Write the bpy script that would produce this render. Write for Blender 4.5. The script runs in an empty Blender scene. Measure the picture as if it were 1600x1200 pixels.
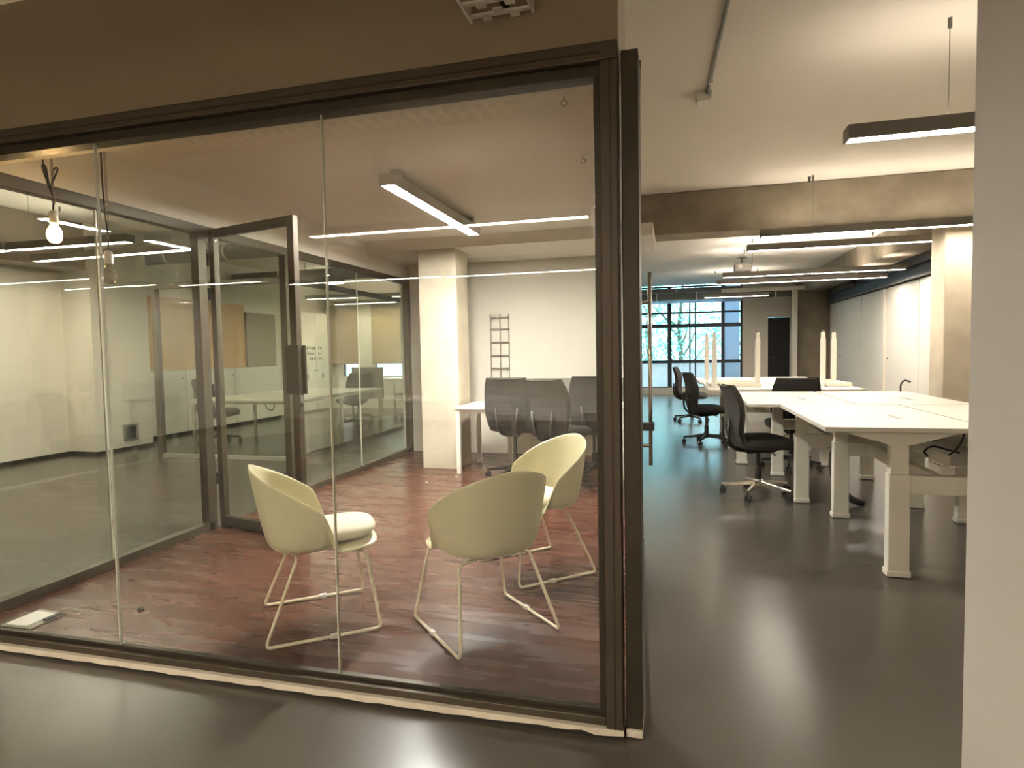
import bpy, math, random
from mathutils import Matrix, Vector
random.seed(7)
PI = math.pi
scene = bpy.context.scene
C = scene.collection

# ---------------------------------------------------------------- camera
cam_d = bpy.data.cameras.new('camera'); cam = bpy.data.objects.new('camera', cam_d); C.objects.link(cam)
cam_d.sensor_fit = 'HORIZONTAL'; cam_d.sensor_width = 36.0; cam_d.lens = 36.0 * 951.0 / 1600.0
cam_d.clip_start = 0.05; cam_d.clip_end = 200
RM = Matrix(((0.96682077, 0.00429606, 0.25541956),
             (0.25481012, 0.05481971, -0.96543596),
             (-0.0181496, 0.99848703, 0.05190615)))
cam.matrix_world = Matrix.Translation((0, 0, 1.25)) @ RM.to_4x4()
scene.camera = cam

# ---------------------------------------------------------------- world (bright overcast daylight outside)
w = bpy.data.worlds.new('world'); scene.world = w; w.use_nodes = True
bg = w.node_tree.nodes['Background']
bg.inputs['Color'].default_value = (0.42, 0.78, 1.0, 1); bg.inputs['Strength'].default_value = 1.4
scene.view_settings.view_transform = 'Standard'
scene.view_settings.look = 'None'
scene.view_settings.gamma = 1.0
scene.view_settings.use_curve_mapping = False
scene.view_settings.exposure = 2.12
scene.cycles.transparent_max_bounces = 18
scene.cycles.max_bounces = 6
scene.cycles.diffuse_bounces = 3
scene.cycles.glossy_bounces = 3
scene.cycles.caustics_reflective = False
scene.cycles.caustics_refractive = False
scene.cycles.use_adaptive_sampling = True
scene.cycles.adaptive_threshold = 0.15
scene.cycles.adaptive_min_samples = 16
scene.cycles.sample_clamp_indirect = 6.0

LAMP = 14.5            # brightness of the fluorescent diffusers
UP_FILL = 3.8               # upward glow added on top of the fixtures to brighten the ceiling
LCOL = (1.0, 0.89, 0.74)

# ---------------------------------------------------------------- materials
def new_mat(name):
    m = bpy.data.materials.new(name); m.use_nodes = True
    return m, m.node_tree, m.node_tree.nodes['Principled BSDF']
def mat(name, col, rough=0.6, metal=0.0, spec=0.5, noise=None, bump=None, rnoise=None):
    """noise=(scale, colour2, stretch) ; bump=(scale,strength) ; rnoise=(scale,lo,hi)"""
    m, nt, b = new_mat(name)
    b.inputs['Base Color'].default_value = (*col, 1); b.inputs['Roughness'].default_value = rough
    b.inputs['Metallic'].default_value = metal; b.inputs['Specular IOR Level'].default_value = spec
    tc = nt.nodes.new('ShaderNodeTexCoord')
    def nz(scale, stretch=(1, 1, 1), detail=6):
        mp = nt.nodes.new('ShaderNodeMapping'); mp.inputs['Scale'].default_value = stretch
        nt.links.new(tc.outputs['Object'], mp.inputs['Vector'])
        n = nt.nodes.new('ShaderNodeTexNoise'); n.inputs['Scale'].default_value = scale
        n.inputs['Detail'].default_value = detail
        nt.links.new(mp.outputs['Vector'], n.inputs['Vector']); return n
    if noise:
        n = nz(noise[0], noise[2] if len(noise) > 2 else (1, 1, 1))
        r = nt.nodes.new('ShaderNodeValToRGB')
        r.color_ramp.elements[0].position = 0.25; r.color_ramp.elements[1].position = 0.75
        r.color_ramp.elements[0].color = (*col, 1); r.color_ramp.elements[1].color = (*noise[1], 1)
        nt.links.new(n.outputs['Fac'], r.inputs['Fac']); nt.links.new(r.outputs['Color'], b.inputs['Base Color'])
    if rnoise:
        n = nz(rnoise[0], rnoise[3] if len(rnoise) > 3 else (1, 1, 1))
        mr = nt.nodes.new('ShaderNodeMapRange'); mr.inputs['From Min'].default_value = 0.3; mr.inputs['From Max'].default_value = 0.7
        mr.inputs['To Min'].default_value = rnoise[1]; mr.inputs['To Max'].default_value = rnoise[2]
        nt.links.new(n.outputs['Fac'], mr.inputs['Value']); nt.links.new(mr.outputs['Result'], b.inputs['Roughness'])
    if bump:
        n = nz(bump[0], bump[2] if len(bump) > 2 else (1, 1, 1))
        bp = nt.nodes.new('ShaderNodeBump'); bp.inputs['Strength'].default_value = bump[1]; bp.inputs['Distance'].default_value = 0.01
        nt.links.new(n.outputs['Fac'], bp.inputs['Height']); nt.links.new(bp.outputs['Normal'], b.inputs['Normal'])
    return m
def emit(name, col, s):
    m = bpy.data.materials.new(name); m.use_nodes = True; nt = m.node_tree; nt.nodes.clear()
    e = nt.nodes.new('ShaderNodeEmission'); e.inputs['Color'].default_value = (*col, 1); e.inputs['Strength'].default_value = s
    o = nt.nodes.new('ShaderNodeOutputMaterial'); nt.links.new(e.outputs[0], o.inputs[0]); return m
def glass_mat(name, tint, f0=0.04, haze=0.0, hazecol=(.8, .75, .65)):
    m = bpy.data.materials.new(name); m.use_nodes = True; nt = m.node_tree; nt.nodes.clear(); N = nt.nodes.new; L = nt.links.new
    tr = N('ShaderNodeBsdfTransparent'); tr.inputs['Color'].default_value = (*tint, 1)
    gl = N('ShaderNodeBsdfGlossy'); gl.inputs['Roughness'].default_value = 0.0; gl.inputs['Color'].default_value = (1, 1, 1, 1)
    ge = N('ShaderNodeNewGeometry'); d = N('ShaderNodeVectorMath'); d.operation = 'DOT_PRODUCT'
    L(ge.outputs['Incoming'], d.inputs[0]); L(ge.outputs['Normal'], d.inputs[1])
    def mth(op, a, b=None):
        n = N('ShaderNodeMath'); n.operation = op
        for i, v in enumerate((a, b)):
            if v is None: continue
            if isinstance(v, (int, float)): n.inputs[i].default_value = v
            else: L(v, n.inputs[i])
        return n.outputs[0]
    c = mth('ABSOLUTE', d.outputs['Value']); k = mth('POWER', mth('SUBTRACT', 1.0, c), 5.0)
    F = mth('ADD', mth('MULTIPLY', k, 1 - f0), f0)
    mx = N('ShaderNodeMixShader'); L(F, mx.inputs[0]); L(tr.outputs[0], mx.inputs[1]); L(gl.outputs[0], mx.inputs[2])
    out = N('ShaderNodeOutputMaterial'); L(mx.outputs[0], out.inputs[0])
    return m

M = {}
M['wall'] = mat('white_wall_paint', (.74, .69, .60), .75, noise=(.7, (.70, .65, .56)), bump=(60, .08))
M['ceiling'] = mat('ceiling_paint', (.75, .69, .60), .8, noise=(.5, (.71, .65, .56)), bump=(40, .06))
M['taupe'] = mat('taupe_bulkhead_front', (.30, .235, .15), .7, noise=(1.2, (.27, .215, .14)), bump=(50, .06))  # darker, browner tone on the bulkhead front only
M['grey_wall'] = mat('greige_wall_paint', (.68, .62, .55), .7, noise=(1.0, (.64, .59, .52)), bump=(60, .05))
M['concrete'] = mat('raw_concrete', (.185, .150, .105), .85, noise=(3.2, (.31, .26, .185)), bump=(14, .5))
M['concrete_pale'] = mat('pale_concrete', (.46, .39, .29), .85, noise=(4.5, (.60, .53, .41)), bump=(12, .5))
M['epoxy'] = mat('dark_resin_floor', (.076, .064, .050), .26, spec=.5, noise=(.9, (.104, .090, .072)), bump=(2.0, .012))
M['wood'] = mat('stained_wood_floor', (.064, .023, .014), .3, spec=.4, noise=(3.2, (.112, .042, .026), (.35, 6, 1)), rnoise=(3, .18, .34, (.5, 4, 1)), bump=(5, .06, (.4, 7, 1)))
M['bronze'] = mat('bronze_steel_frame', (.092, .071, .046), .45, .4, noise=(9, (.070, .054, .036)))
M['bronze_dark'] = mat('dark_bronze_steel', (.045, .036, .024), .45, .5, noise=(7, (.06, .048, .032)))
M['glass'] = glass_mat('clear_glass', (.975, .985, .965), .042)
M['glass_green'] = glass_mat('green_tinted_glass', (.93, .955, .92), .045)
M['silicone'] = mat('silicone_joint', (.62, .60, .50), .25)
M['shell'] = mat('cream_plastic_shell', (.70, .645, .43), .38, noise=(2, (.67, .61, .40)))
M['cushion'] = mat('cream_cushion_fabric', (.78, .74, .58), .85, noise=(5, (.73, .68, .52)), bump=(18, .35))
M['tube_cream'] = mat('cream_lacquered_tube', (.74, .67, .50), .35)
M['clip'] = mat('milky_plastic_glide', (.75, .72, .66), .25)
M['dark_plastic'] = mat('dark_plastic', (.02, .018, .015), .45)
M['black_fabric'] = mat('black_chair_fabric', (.016, .014, .012), .75, noise=(30, (.024, .021, .018)), bump=(180, .3))
M['taupe_fabric'] = mat('charcoal_chair_fabric', (.035, .030, .024), .8, bump=(150, .3))
M['chrome'] = mat('polished_aluminium', (.66, .62, .56), .18, 1.0)
M['white_lacquer'] = mat('white_desk_laminate', (.70, .66, .58), .38, noise=(3, (.68, .64, .555)))
M['white_metal'] = mat('white_powdercoat', (.74, .70, .60), .4)
M['alu'] = mat('grey_fixture_aluminium', (.20, .185, .16), .45, .3)
M['alu_light'] = mat('light_fixture_aluminium', (.42, .39, .34), .45, .3)
M['lamp'] = emit('fluorescent_diffuser', LCOL, LAMP)
M['upfill'] = emit('added_upward_glow', LCOL, UP_FILL)  # glow strip added above the housings to lift the ceiling
M['lampcool'] = emit('cool_fluorescent_diffuser', (1.0, .97, .92), 108)
M['lampfar'] = emit('far_bay_fluorescent_diffuser', (1.0, .90, .78), 22)
M['upfillfar'] = emit('added_far_bay_upward_glow', (1.0, .90, .78), 9)  # same added strip, stronger for the far bay ceiling
M['lampback'] = emit('bright_fluorescent_diffuser', LCOL, 62)
M['filament'] = emit('glowing_filament', (1.0, .55, .18), 220)
M['bulb_lit'] = emit('lit_bulb_glass', (1.0, .62, .25), 26)
M['bulb'] = glass_mat('clear_bulb_glass', (.80, .78, .72), .16)
M['brass'] = mat('worn_socket_metal', (.45, .42, .36), .35, .8)
M['cable'] = mat('black_cable', (.02, .018, .016), .5)
M['chain'] = mat('steel_chain', (.42, .36, .27), .35, .9)
M['galv'] = mat('galvanised_steel', (.80, .77, .70), .45, .1, noise=(12, (.7, .67, .60)))
M['tan'] = mat('tan_board', (.62, .36, .14), .65, noise=(2, (.56, .32, .12), (1, 1, .3)))
M['tan_shade'] = mat('beige_roller_shade_fabric', (.44, .33, .19), .8, noise=(2, (.39, .29, .17)))
M['greybrown'] = mat('grey_brown_board', (.26, .215, .165), .7)
M['steel_dark'] = mat('dark_grey_steel', (.075, .075, .075), .45, .5)
M['duct'] = mat('grey_duct', (.22, .21, .19), .5, .4)
M['navy'] = mat('dark_blue_window_frame', (.018, .028, .04), .4)
M['blue_panel'] = mat('pale_blue_panel', (.42, .50, .62), .5)
def frosted(name, col):
    m = bpy.data.materials.new(name); m.use_nodes = True; nt = m.node_tree; nt.nodes.clear(); N = nt.nodes.new
    a = N('ShaderNodeBsdfTranslucent'); a.inputs['Color'].default_value = (*col, 1); b = N('ShaderNodeBsdfDiffuse'); b.inputs['Color'].default_value = (*col, 1)
    x = N('ShaderNodeMixShader'); x.inputs[0].default_value = .35; o = N('ShaderNodeOutputMaterial')
    nt.links.new(a.outputs[0], x.inputs[1]); nt.links.new(b.outputs[0], x.inputs[2]); nt.links.new(x.outputs[0], o.inputs[0]); return m
M['frosted'] = frosted('frosted_blue_glass', (.54, .55, .60))
M['black'] = mat('black_door_paint', (.006, .006, .006), .6)
M['curb_white'] = mat('chipped_white_curb_paint', (.78, .70, .56), .6, noise=(14, (.62, .54, .42)))
M['curb_dark'] = mat('dark_base_and_shadow_gap', (.018, .013, .009), .7)  # dark bases; also colours the shade in the curb and post gaps
M['paper'] = mat('white_card', (.80, .78, .70), .6)
M['grey_metal'] = mat('grey_metal', (.30, .28, .24), .4, .7)
M['grey_screen'] = mat('grey_screen_fabric', (.17, .155, .135), .9, bump=(120, .2))
M['ink'] = mat('black_lettering', (.03, .035, .03), .7)
M['leaf'] = mat('green_leaves', (.13, .50, .26), .6, noise=(1.5, (.22, .62, .42)))
M['bark'] = mat('tree_bark', (.10, .085, .065), .9)
M['brick_red'] = mat('weathered_brick', (.62, .50, .47), .9, noise=(3, (.74, .64, .62)))
M['terrace'] = mat('terrace_floor', (.72, .76, .76), .8)
M['spark'] = mat('white_paint_speck', (.85, .82, .75), .6)

# ---------------------------------------------------------------- mesh building
class MB:
    def __init__(self): self.v = []; self.f = []
    def box(self, x0, x1, y0, y1, z0, z1):
        n = len(self.v)
        self.v += [(x0, y0, z0), (x1, y0, z0), (x1, y1, z0), (x0, y1, z0), (x0, y0, z1), (x1, y0, z1), (x1, y1, z1), (x0, y1, z1)]
        self.f += [tuple(n + i for i in q) for q in ((0, 3, 2, 1), (4, 5, 6, 7), (0, 1, 5, 4), (1, 2, 6, 5), (2, 3, 7, 6), (3, 0, 4, 7))]
        return self
    def hexa(self, pts):
        n = len(self.v); self.v += [tuple(p) for p in pts]
        self.f += [tuple(n + i for i in q) for q in ((0, 3, 2, 1), (4, 5, 6, 7), (0, 1, 5, 4), (1, 2, 6, 5), (2, 3, 7, 6), (3, 0, 4, 7))]
        return self
    def bar(self, p0, p1, wy, wz, up=(0, 0, 1)):
        """rectangular bar from p0 to p1; wy = width sideways, wz = width along up"""
        p0, p1 = Vector(p0), Vector(p1); d = (p1 - p0).normalized(); s = d.cross(Vector(up))
        if s.length < 1e-4: s = d.cross(Vector((1, 0, 0)))
        s.normalize(); u = s.cross(d); s = s * wy / 2; u = u * wz / 2
        self.hexa([p0 - s - u, p1 - s - u, p1 + s - u, p0 + s - u, p0 - s + u, p1 - s + u, p1 + s + u, p0 + s + u]); return self
    def tube(self, pts, r, n=8, closed=False, cap=True):
        pts = [Vector(p) for p in pts]; k = len(pts); base = len(self.v); prev = None
        rs = r if isinstance(r, (list, tuple)) else [r] * k
        for i, p in enumerate(pts):
            if closed: t = pts[(i + 1) % k] - pts[i - 1]
            else: t = pts[min(i + 1, k - 1)] - pts[max(i - 1, 0)]
            t.normalize()
            if prev is None:
                a = Vector((0, 0, 1)) if abs(t.z) < .9 else Vector((1, 0, 0))
                nrm = (a - t * a.dot(t)).normalized()
            else: nrm = (prev - t * prev.dot(t)).normalized()
            prev = nrm; b = t.cross(nrm)
            for j in range(n):
                a = 2 * PI * j / n; self.v.append(tuple(p + (nrm * math.cos(a) + b * math.sin(a)) * rs[i]))
        m = k if closed else k - 1
        for i in range(m):
            for j in range(n):
                a, b2 = base + i * n, base + ((i + 1) % k) * n
                self.f.append((a + j, a + (j + 1) % n, b2 + (j + 1) % n, b2 + j))
        if cap and not closed:
            self.f.append(tuple(base + j for j in reversed(range(n)))); self.f.append(tuple(base + (k - 1) * n + j for j in range(n)))
        return self
    def lathe(self, prof, n=20, o=(0, 0, 0)):
        base = len(self.v); k = len(prof)
        for r, z in prof:
            for j in range(n):
                a = 2 * PI * j / n; self.v.append((o[0] + r * math.cos(a), o[1] + r * math.sin(a), o[2] + z))
        for i in range(k - 1):
            for j in range(n):
                self.f.append((base + i * n + j, base + i * n + (j + 1) % n, base + (i + 1) * n + (j + 1) % n, base + (i + 1) * n + j))
        self.f.append(tuple(base + j for j in reversed(range(n)))); self.f.append(tuple(base + (k - 1) * n + j for j in range(n)))
        return self
    def grid(self, rows, close_u=False):
        base = len(self.v); nu = len(rows[0]); nv = len(rows)
        for r in rows: self.v += [tuple(p) for p in r]
        for i in range(nv - 1):
            for j in range(nu if close_u else nu - 1):
                j2 = (j + 1) % nu
                self.f.append((base + i * nu + j, base + i * nu + j2, base + (i + 1) * nu + j2, base + (i + 1) * nu + j))
        return self
    def disc(self, c, rx, ry, h, n=10):
        self.v0 = len(self.v)
        return self.lathe([(rx, 0), (rx * .9, h)], n, c)

def build(name, mb, m, parent=None, smooth=False, bev=0.0, origin=None, segs=2):
    me = bpy.data.meshes.new(name)
    vs = mb.v if origin is None else [(a - origin[0], b - origin[1], c - origin[2]) for a, b, c in mb.v]
    me.from_pydata(vs, [], mb.f); me.update()
    me.materials.append(M[m] if isinstance(m, str) else m)
    if smooth: me.polygons.foreach_set('use_smooth', [True] * len(me.polygons))
    o = bpy.data.objects.new(name, me); C.objects.link(o)
    if parent: o.parent = parent
    if bev:
        bm = o.modifiers.new('bevel', 'BEVEL'); bm.width = bev; bm.segments = segs; bm.limit_method = 'ANGLE'
    return o
def tag(o, label=None, cat=None, group=None, kind=None):
    if label: o['label'] = label
    if cat: o['category'] = cat
    if group: o['group'] = group
    if kind: o['kind'] = kind
    return o
def thing(name, label, cat, loc=(0, 0, 0), rz=0, group=None):
    o = bpy.data.objects.new(name, None); C.objects.link(o); o.location = loc; o.rotation_euler = (0, 0, rz)
    o.empty_display_size = .1
    return tag(o, label, cat, group)
def struct(name, mb, m, label=None, **k):
    o = build(name, mb, m, **k); return tag(o, label=label, kind='structure')
def copy_tree(o, parent=None):
    c = o.copy(); C.objects.link(c); c.parent = parent
    for ch in o.children: copy_tree(ch, c)
    return c
def place(proto, used, loc, rz, label, group=None):
    o = proto if not used[0] else copy_tree(proto); used[0] = True
    o.location = loc; o.rotation_euler = (0, 0, rz); o['label'] = label
    if group: o['group'] = group
    return o
def arc_corner(pts, r=.03, n=4):
    """round the corners of a polyline"""
    P = [Vector(p) for p in pts]; out = [P[0]]
    for i in range(1, len(P) - 1):
        a = (P[i - 1] - P[i]); b = (P[i + 1] - P[i]); rr = min(r, a.length * .45, b.length * .45)
        s, e = P[i] + a.normalized() * rr, P[i] + b.normalized() * rr
        for k in range(n + 1):
            t = k / n; out.append(s * (1 - t) ** 2 + P[i] * 2 * t * (1 - t) + e * t * t)
    out.append(P[-1]); return out

CZ = 3.0        # slab height
XG = -3.26      # glazed partition on the left of the glass room
YF = 1.945      # front glazed partition
XS = -0.12      # side glazed partition
ZT = 2.19       # top of the glazing
YB = 7.2        # back wall of the glass room
ZR = 2.48       # ceiling inside the glass room

# ================================================================ structure
struct('floor', MB().box(-10.2, 4.6, -7.0, 17.4, -.12, 0), 'epoxy', 'dark resin floor of the open office')
struct('floor_glass_room', MB().hexa([(XG, YF, 0), (XS + .015, YF, 0), (XS + .015 - .285, YB, 0), (XG, YB, 0), (XG, YF, .006), (XS + .015, YF, .006), (XS + .015 - .285, YB, .006), (XG, YB, .006)]), 'wood', 'reddish brown stained wood floor inside the glass room')
struct('ceiling', MB().box(-10.2, 4.6, -7.0, 17.4, CZ, CZ + .15), 'ceiling', 'warm white ceiling slab')
struct('ceiling_glass_room', MB().hexa([(XG - .04, YF + .11, ZR), (-.20, YF + .11, ZR), (-.44, YB, ZR), (XG - .04, YB, ZR), (XG - .04, YF + .11, ZR + .1), (-.20, YF + .11, ZR + .1), (-.44, YB, ZR + .1), (XG - .04, YB, ZR + .1)]), 'ceiling', 'lowered white ceiling of the glass room')
struct('wall_back_glass_room', MB().box(XG - .1, -.42, YB, YB + .12, 0, CZ), 'wall', 'white back wall of the glass room')
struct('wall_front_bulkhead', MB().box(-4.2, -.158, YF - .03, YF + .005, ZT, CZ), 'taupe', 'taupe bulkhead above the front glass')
struct('wall_front_bulkhead_core', MB().box(-4.2, -.158, YF + .005, YF + .30, ZT, CZ), 'wall')
struct('wall_side_bulkhead', MB().hexa([(-.24, YF + .3, ZT), (-.19, YF + .3, ZT), (-.43, YB, ZT), (-.48, YB, ZT), (-.24, YF + .3, CZ), (-.19, YF + .3, CZ), (-.43, YB, CZ), (-.48, YB, CZ)]), 'wall')
struct('wall_left_bulkhead', MB().box(XG - .05, XG + .03, YF + .11, YB, ZT, CZ), 'wall', 'white bulkhead above the left glazing')
struct('wall_right_near', MB().box(.690, .88, -7.0, 1.70, 0, CZ), 'grey_wall', 'plain greige wall end at the right edge', bev=.006)
struct('wall_right_return', MB().box(.88, 4.6, 1.5, 1.65, 0, CZ), 'wall')
struct('wall_right', MB().box(4.4, 4.55, 1.65, 17.4, 0, CZ), 'wall')
struct('wall_behind_camera', MB().box(-10.2, .83, -7.0, -6.85, 0, CZ), 'wall')
struct('wall_core', MB().box(-1.15, -1.0, YB + .12, 17.3, 0, CZ), 'wall')
struct('wall_corridor', MB().box(XG - .1, XG + .02, YB + .12, 13.0, 0, CZ), 'wall')
struct('wall_left', MB().box(-7.9, -7.72, -7.0, 6.24, 0, CZ), 'wall', 'long white wall on the left')
struct('wall_left_pier', MB().box(-7.9, -7.25, 6.24, 7.12, 0, CZ), 'wall', 'white wall pier with a small grey vent')
struct('wall_left_far', MB().box(-8.2, -8.05, 7.12, 13.0, 0, CZ), 'wall')
struct('baseboard_left', MB().box(-7.72, -7.70, -7.0, 6.24, 0, .05).box(-7.25, -7.238, 6.24, 7.12, 0, .05).box(-7.7, -7.25, 6.225, 6.24, 0, .05), 'curb_dark')
# beams and columns
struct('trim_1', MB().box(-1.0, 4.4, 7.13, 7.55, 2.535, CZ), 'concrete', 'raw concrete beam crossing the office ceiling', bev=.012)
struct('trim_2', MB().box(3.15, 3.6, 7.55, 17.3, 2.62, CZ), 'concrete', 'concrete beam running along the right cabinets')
struct('trim_3', MB().box(2.675, 2.99, 7.15, 7.5, 0, 2.54), 'concrete_pale', 'pale concrete column by the white desks', bev=.01)
struct('trim_4', MB().box(-2.64, -2.21, 6.12, 6.5, 0, 2.36), 'concrete_pale', 'pale concrete column inside the glass room', bev=.01)
struct('trim_5', MB().box(XG + .03, XS - .06, 6.10, YB, 2.36, ZR), 'wall', 'white dropped beam at the back of the glass room')
struct('trim_6', MB().box(3.02, 3.75, 16.6, 17.0, 0, CZ), 'concrete', 'far concrete column beside the black door')
struct('trim_7', MB().box(-7.72, -7.3, -2.0, 6.24, 2.40, CZ), 'greybrown', 'dark beam above the left white wall')
# far wall with window opening
struct('wall_far', MB().box(1.8, 2.42, 17.3, 17.45, 0, CZ).box(2.99, 4.6, 17.3, 17.45, 0, CZ).box(2.42, 2.99, 17.3, 17.45, 2.06, CZ).box(-1.15, 1.8, 17.3, 17.45, 0, .2), 'wall', 'far white wall with a window and a black door')
dr = thing('door_1', None, None, (2.7, 17.38, 0)); dr['kind'] = 'structure'; dr['label'] = 'black door in the far white wall'
build('door_leaf', MB().box(-.27, .27, -.02, .03, 0, 2.04), 'black', dr)
build('door_frame', MB().box(-.31, -.27, -.1, .03, 0, 2.09).box(.27, .31, -.1, .03, 0, 2.09).box(-.31, .31, -.1, .03, 2.045, 2.09), 'wall', dr)
build('handle', MB().tube([(-.22, -.02, 1.0), (-.22, -.07, 1.0), (-.12, -.07, 1.0)], .009, 8), 'chrome', dr)
# far window
win = thing('window_1', None, None, (0.33, 17.36, 0)); win['kind'] = 'structure'; win['label'] = 'dark framed window wall looking onto trees'
O = (0.33, 17.36, 0)
xs = [-1.0, -.105, .45, .60, 1.28, 1.80]; zs = [.2, .90, 1.87, 2.0, 2.24, 2.97]
def wbar(n, b): build(n, b, 'navy', win, origin=O)
for x, wd in ((-.97, .06), (-.08, .11), (.455, .035), (.60, .035), (1.31, .085), (1.775, .05)): wbar('mullion', MB().box(x - wd / 2, x + wd / 2, 17.31, 17.40, .2, 2.97))
for z, wd in ((.2, .04), (.91, .085), (1.89, .10), (2.24, .05), (2.95, .04)):
    wbar('transom', MB().box(-1.0, 1.8, 17.32, 17.39, z - wd / 2, z + wd / 2))
for i in range(5):
    for (z0, z1) in ((.22, .87), (.95, 1.84), (1.94, 2.215), (2.265, 2.93)):
        if i == 4 and z0 > .9: continue
        build('pane', MB().box(xs[i] + .03, xs[i + 1] - .03, 17.35, 17.358, z0, z1), 'glass', win, origin=O)
build('blind_cassette', MB().box(-1.0, 1.78, 17.18, 17.3, 2.78, 2.9), 'duct', win, origin=O)
build('lower_blind', MB().box(-1.0, 1.78, 17.22, 17.25, 2.5, 2.78), 'frosted', win, origin=O)
build('side_panel', MB().box(1.36, 1.74, 17.405, 17.425, .22, 2.93), 'frosted', win, origin=O)

# left far wall with window
struct('wall_left_end', MB().box(-8.2, -7.6, 13.0, 13.12, 0, CZ).box(-7.6, XG, 13.0, 13.12, 0, .75).box(-7.6, XG, 13.0, 13.12, 2.35, CZ).box(-7.17, -6.75, 12.98, 13.12, .75, 2.35), 'wall', 'far white wall behind the second glass room')
w2 = thing('window_2', None, None, (-5.5, 13.06, 0)); w2['kind'] = 'structure'; w2['label'] = 'far window partly covered by beige roller shades'
for x in (-7.58, -5.95, -4.7, -3.35): build('mullion', MB().box(x - .02, x + .02, 13.04, 13.09, .75, 2.35), 'navy', w2, origin=(-5.5, 13.06, 0))
for a, b in ((-7.56, -7.17), (-6.75, -5.97), (-5.93, -4.72), (-4.68, -3.37)): build('pane', MB().box(a, b, 13.06, 13.066, .76, 2.34), 'glass', w2, origin=(-5.5, 13.06, 0))

# ================================================================ front glazed partition
fp = thing('glass_partition', 'large front glass wall with a bronze steel frame around the cream chairs', 'glass wall', (-1.7, YF, 0))
O = (-1.7, YF, 0)
def fpart(n, b, m, parent=fp, **k): return build(n, b, m, parent, origin=O, **k)
X0 = -4.2
tr_ = fpart('top_rail', MB().box(X0, -.158, YF - .035, YF + .045, 2.135, ZT), 'bronze', bev=.004)
fpart('rail_groove', MB().box(X0, -.21, YF - .037, YF - .033, 2.155, 2.161), 'bronze_dark', tr_)
fpart('inner_top_rail', MB().box(X0, -.21, YF - .012, YF + .05, 2.098, 2.135), 'bronze_dark', bev=.003)
po = fpart('right_post', MB().box(-.212, -.158, YF - .035, YF + .045, .03, 2.135), 'bronze', bev=.004)
fpart('post_bead', MB().box(-.235, -.212, YF - .01, YF + .04, .06, 2.10), 'bronze_dark', po, bev=.003)
fpart('post_groove', MB().box(-.186, -.180, YF - .037, YF - .033, .03, 2.135), 'bronze_dark', po)
fpart('bottom_rail', MB().box(X0, -.212, YF - .025, YF + .03, .035, .062), 'bronze', bev=.003)
fpart('bottom_bead', MB().box(X0, -.212, YF + .0, YF + .025, .062, .078), 'bronze_dark', bev=.002)
edges = [X0, -2.203, -1.194, -.222]
for a, b in zip(edges[:-1], edges[1:]):
    fpart('pane', MB().box(a + .004, b - .004, YF + .004, YF + .014, .07, 2.11), 'glass')
for x in edges[1:-1]:
    fpart('glass_joint', MB().box(x - .002, x + .002, YF + .003, YF + .015, .07, 2.11), 'silicone')
# chipped curb under the front glass
cb = MB(); n = 90; top = []; bot = []
xa, xb = X0, -.155
rows = [[], [], [], []]
for i in range(n + 1):
    x = xa + (xb - xa) * i / n
    chip = .002 * math.sin(i * 1.7) + .003 * random.random() + (.010 * random.random() if i > n - 14 else 0)
    y0 = YF - .040
    rows[0].append((x, y0, .010 + chip)); rows[1].append((x, y0, .034)); rows[2].append((x, YF + .03, .034)); rows[3].append((x, YF + .03, .010))
cu = fpart('curb_strip', cb.grid(rows), 'curb_white')
fpart('curb_shadow_gap', MB().box(X0, -.157, YF - .034, YF + .03, 0.0, .02), 'curb_dark')  # dark strip drawn for the shadow gap under the curb
# corner post
cp = thing('corner_post', 'dark bronze steel corner post at the end of the front glass', 'post', (-.125, 2.0, 0)); O2 = (-.125, 2.0, 0)
build('post', MB().box(-.150, -.098, YF - .012, YF + .12, .03, 2.165), 'bronze_dark', cp, origin=O2, bev=.003)
build('foot', MB().box(-.150, -.098, YF - .02, YF + .12, .006, .03), 'curb_white', cp, origin=O2, bev=.002)
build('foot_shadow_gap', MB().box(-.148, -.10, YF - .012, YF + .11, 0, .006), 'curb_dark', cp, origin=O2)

# side glazed partition (edge-on)
sp = thing('glass_partition', 'frameless side glass wall seen edge-on beside the corner post', 'glass wall', (-.118, 2.07, 0), math.atan2(.285, 5.1))
for a, b in ((.0, 1.25), (1.26, 2.54), (2.55, 3.83), (3.84, 5.1)):
    build('pane', MB().box(.002, .012, a, b, .012, 2.17), 'glass', sp)
build('top_channel', MB().box(-.012, .022, 0, 5.11, 2.165, ZT), 'bronze', sp)
build('floor_channel', MB().box(-.012, .022, 0, 5.11, 0, .03), 'white_metal', sp)
build('edge_strip', MB().box(.001, .020, -.006, .006, .02, 2.165), 'white_metal', sp)
hb = build('pull_bar', MB().tube([(.055, .45, .78), (.055, .45, 1.56)], .008, 10), 'chrome', sp, smooth=True)
build('bar_bracket', MB().tube([(0, .45, .86), (.06, .45, .86)], .007, 8).tube([(0, .45, 1.44), (.06, .45, 1.44)], .007, 8), 'chrome', hb)
build('lock_case', MB().box(-.01, .07, .42, .48, .925, .955), 'steel_dark', hb)

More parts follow.
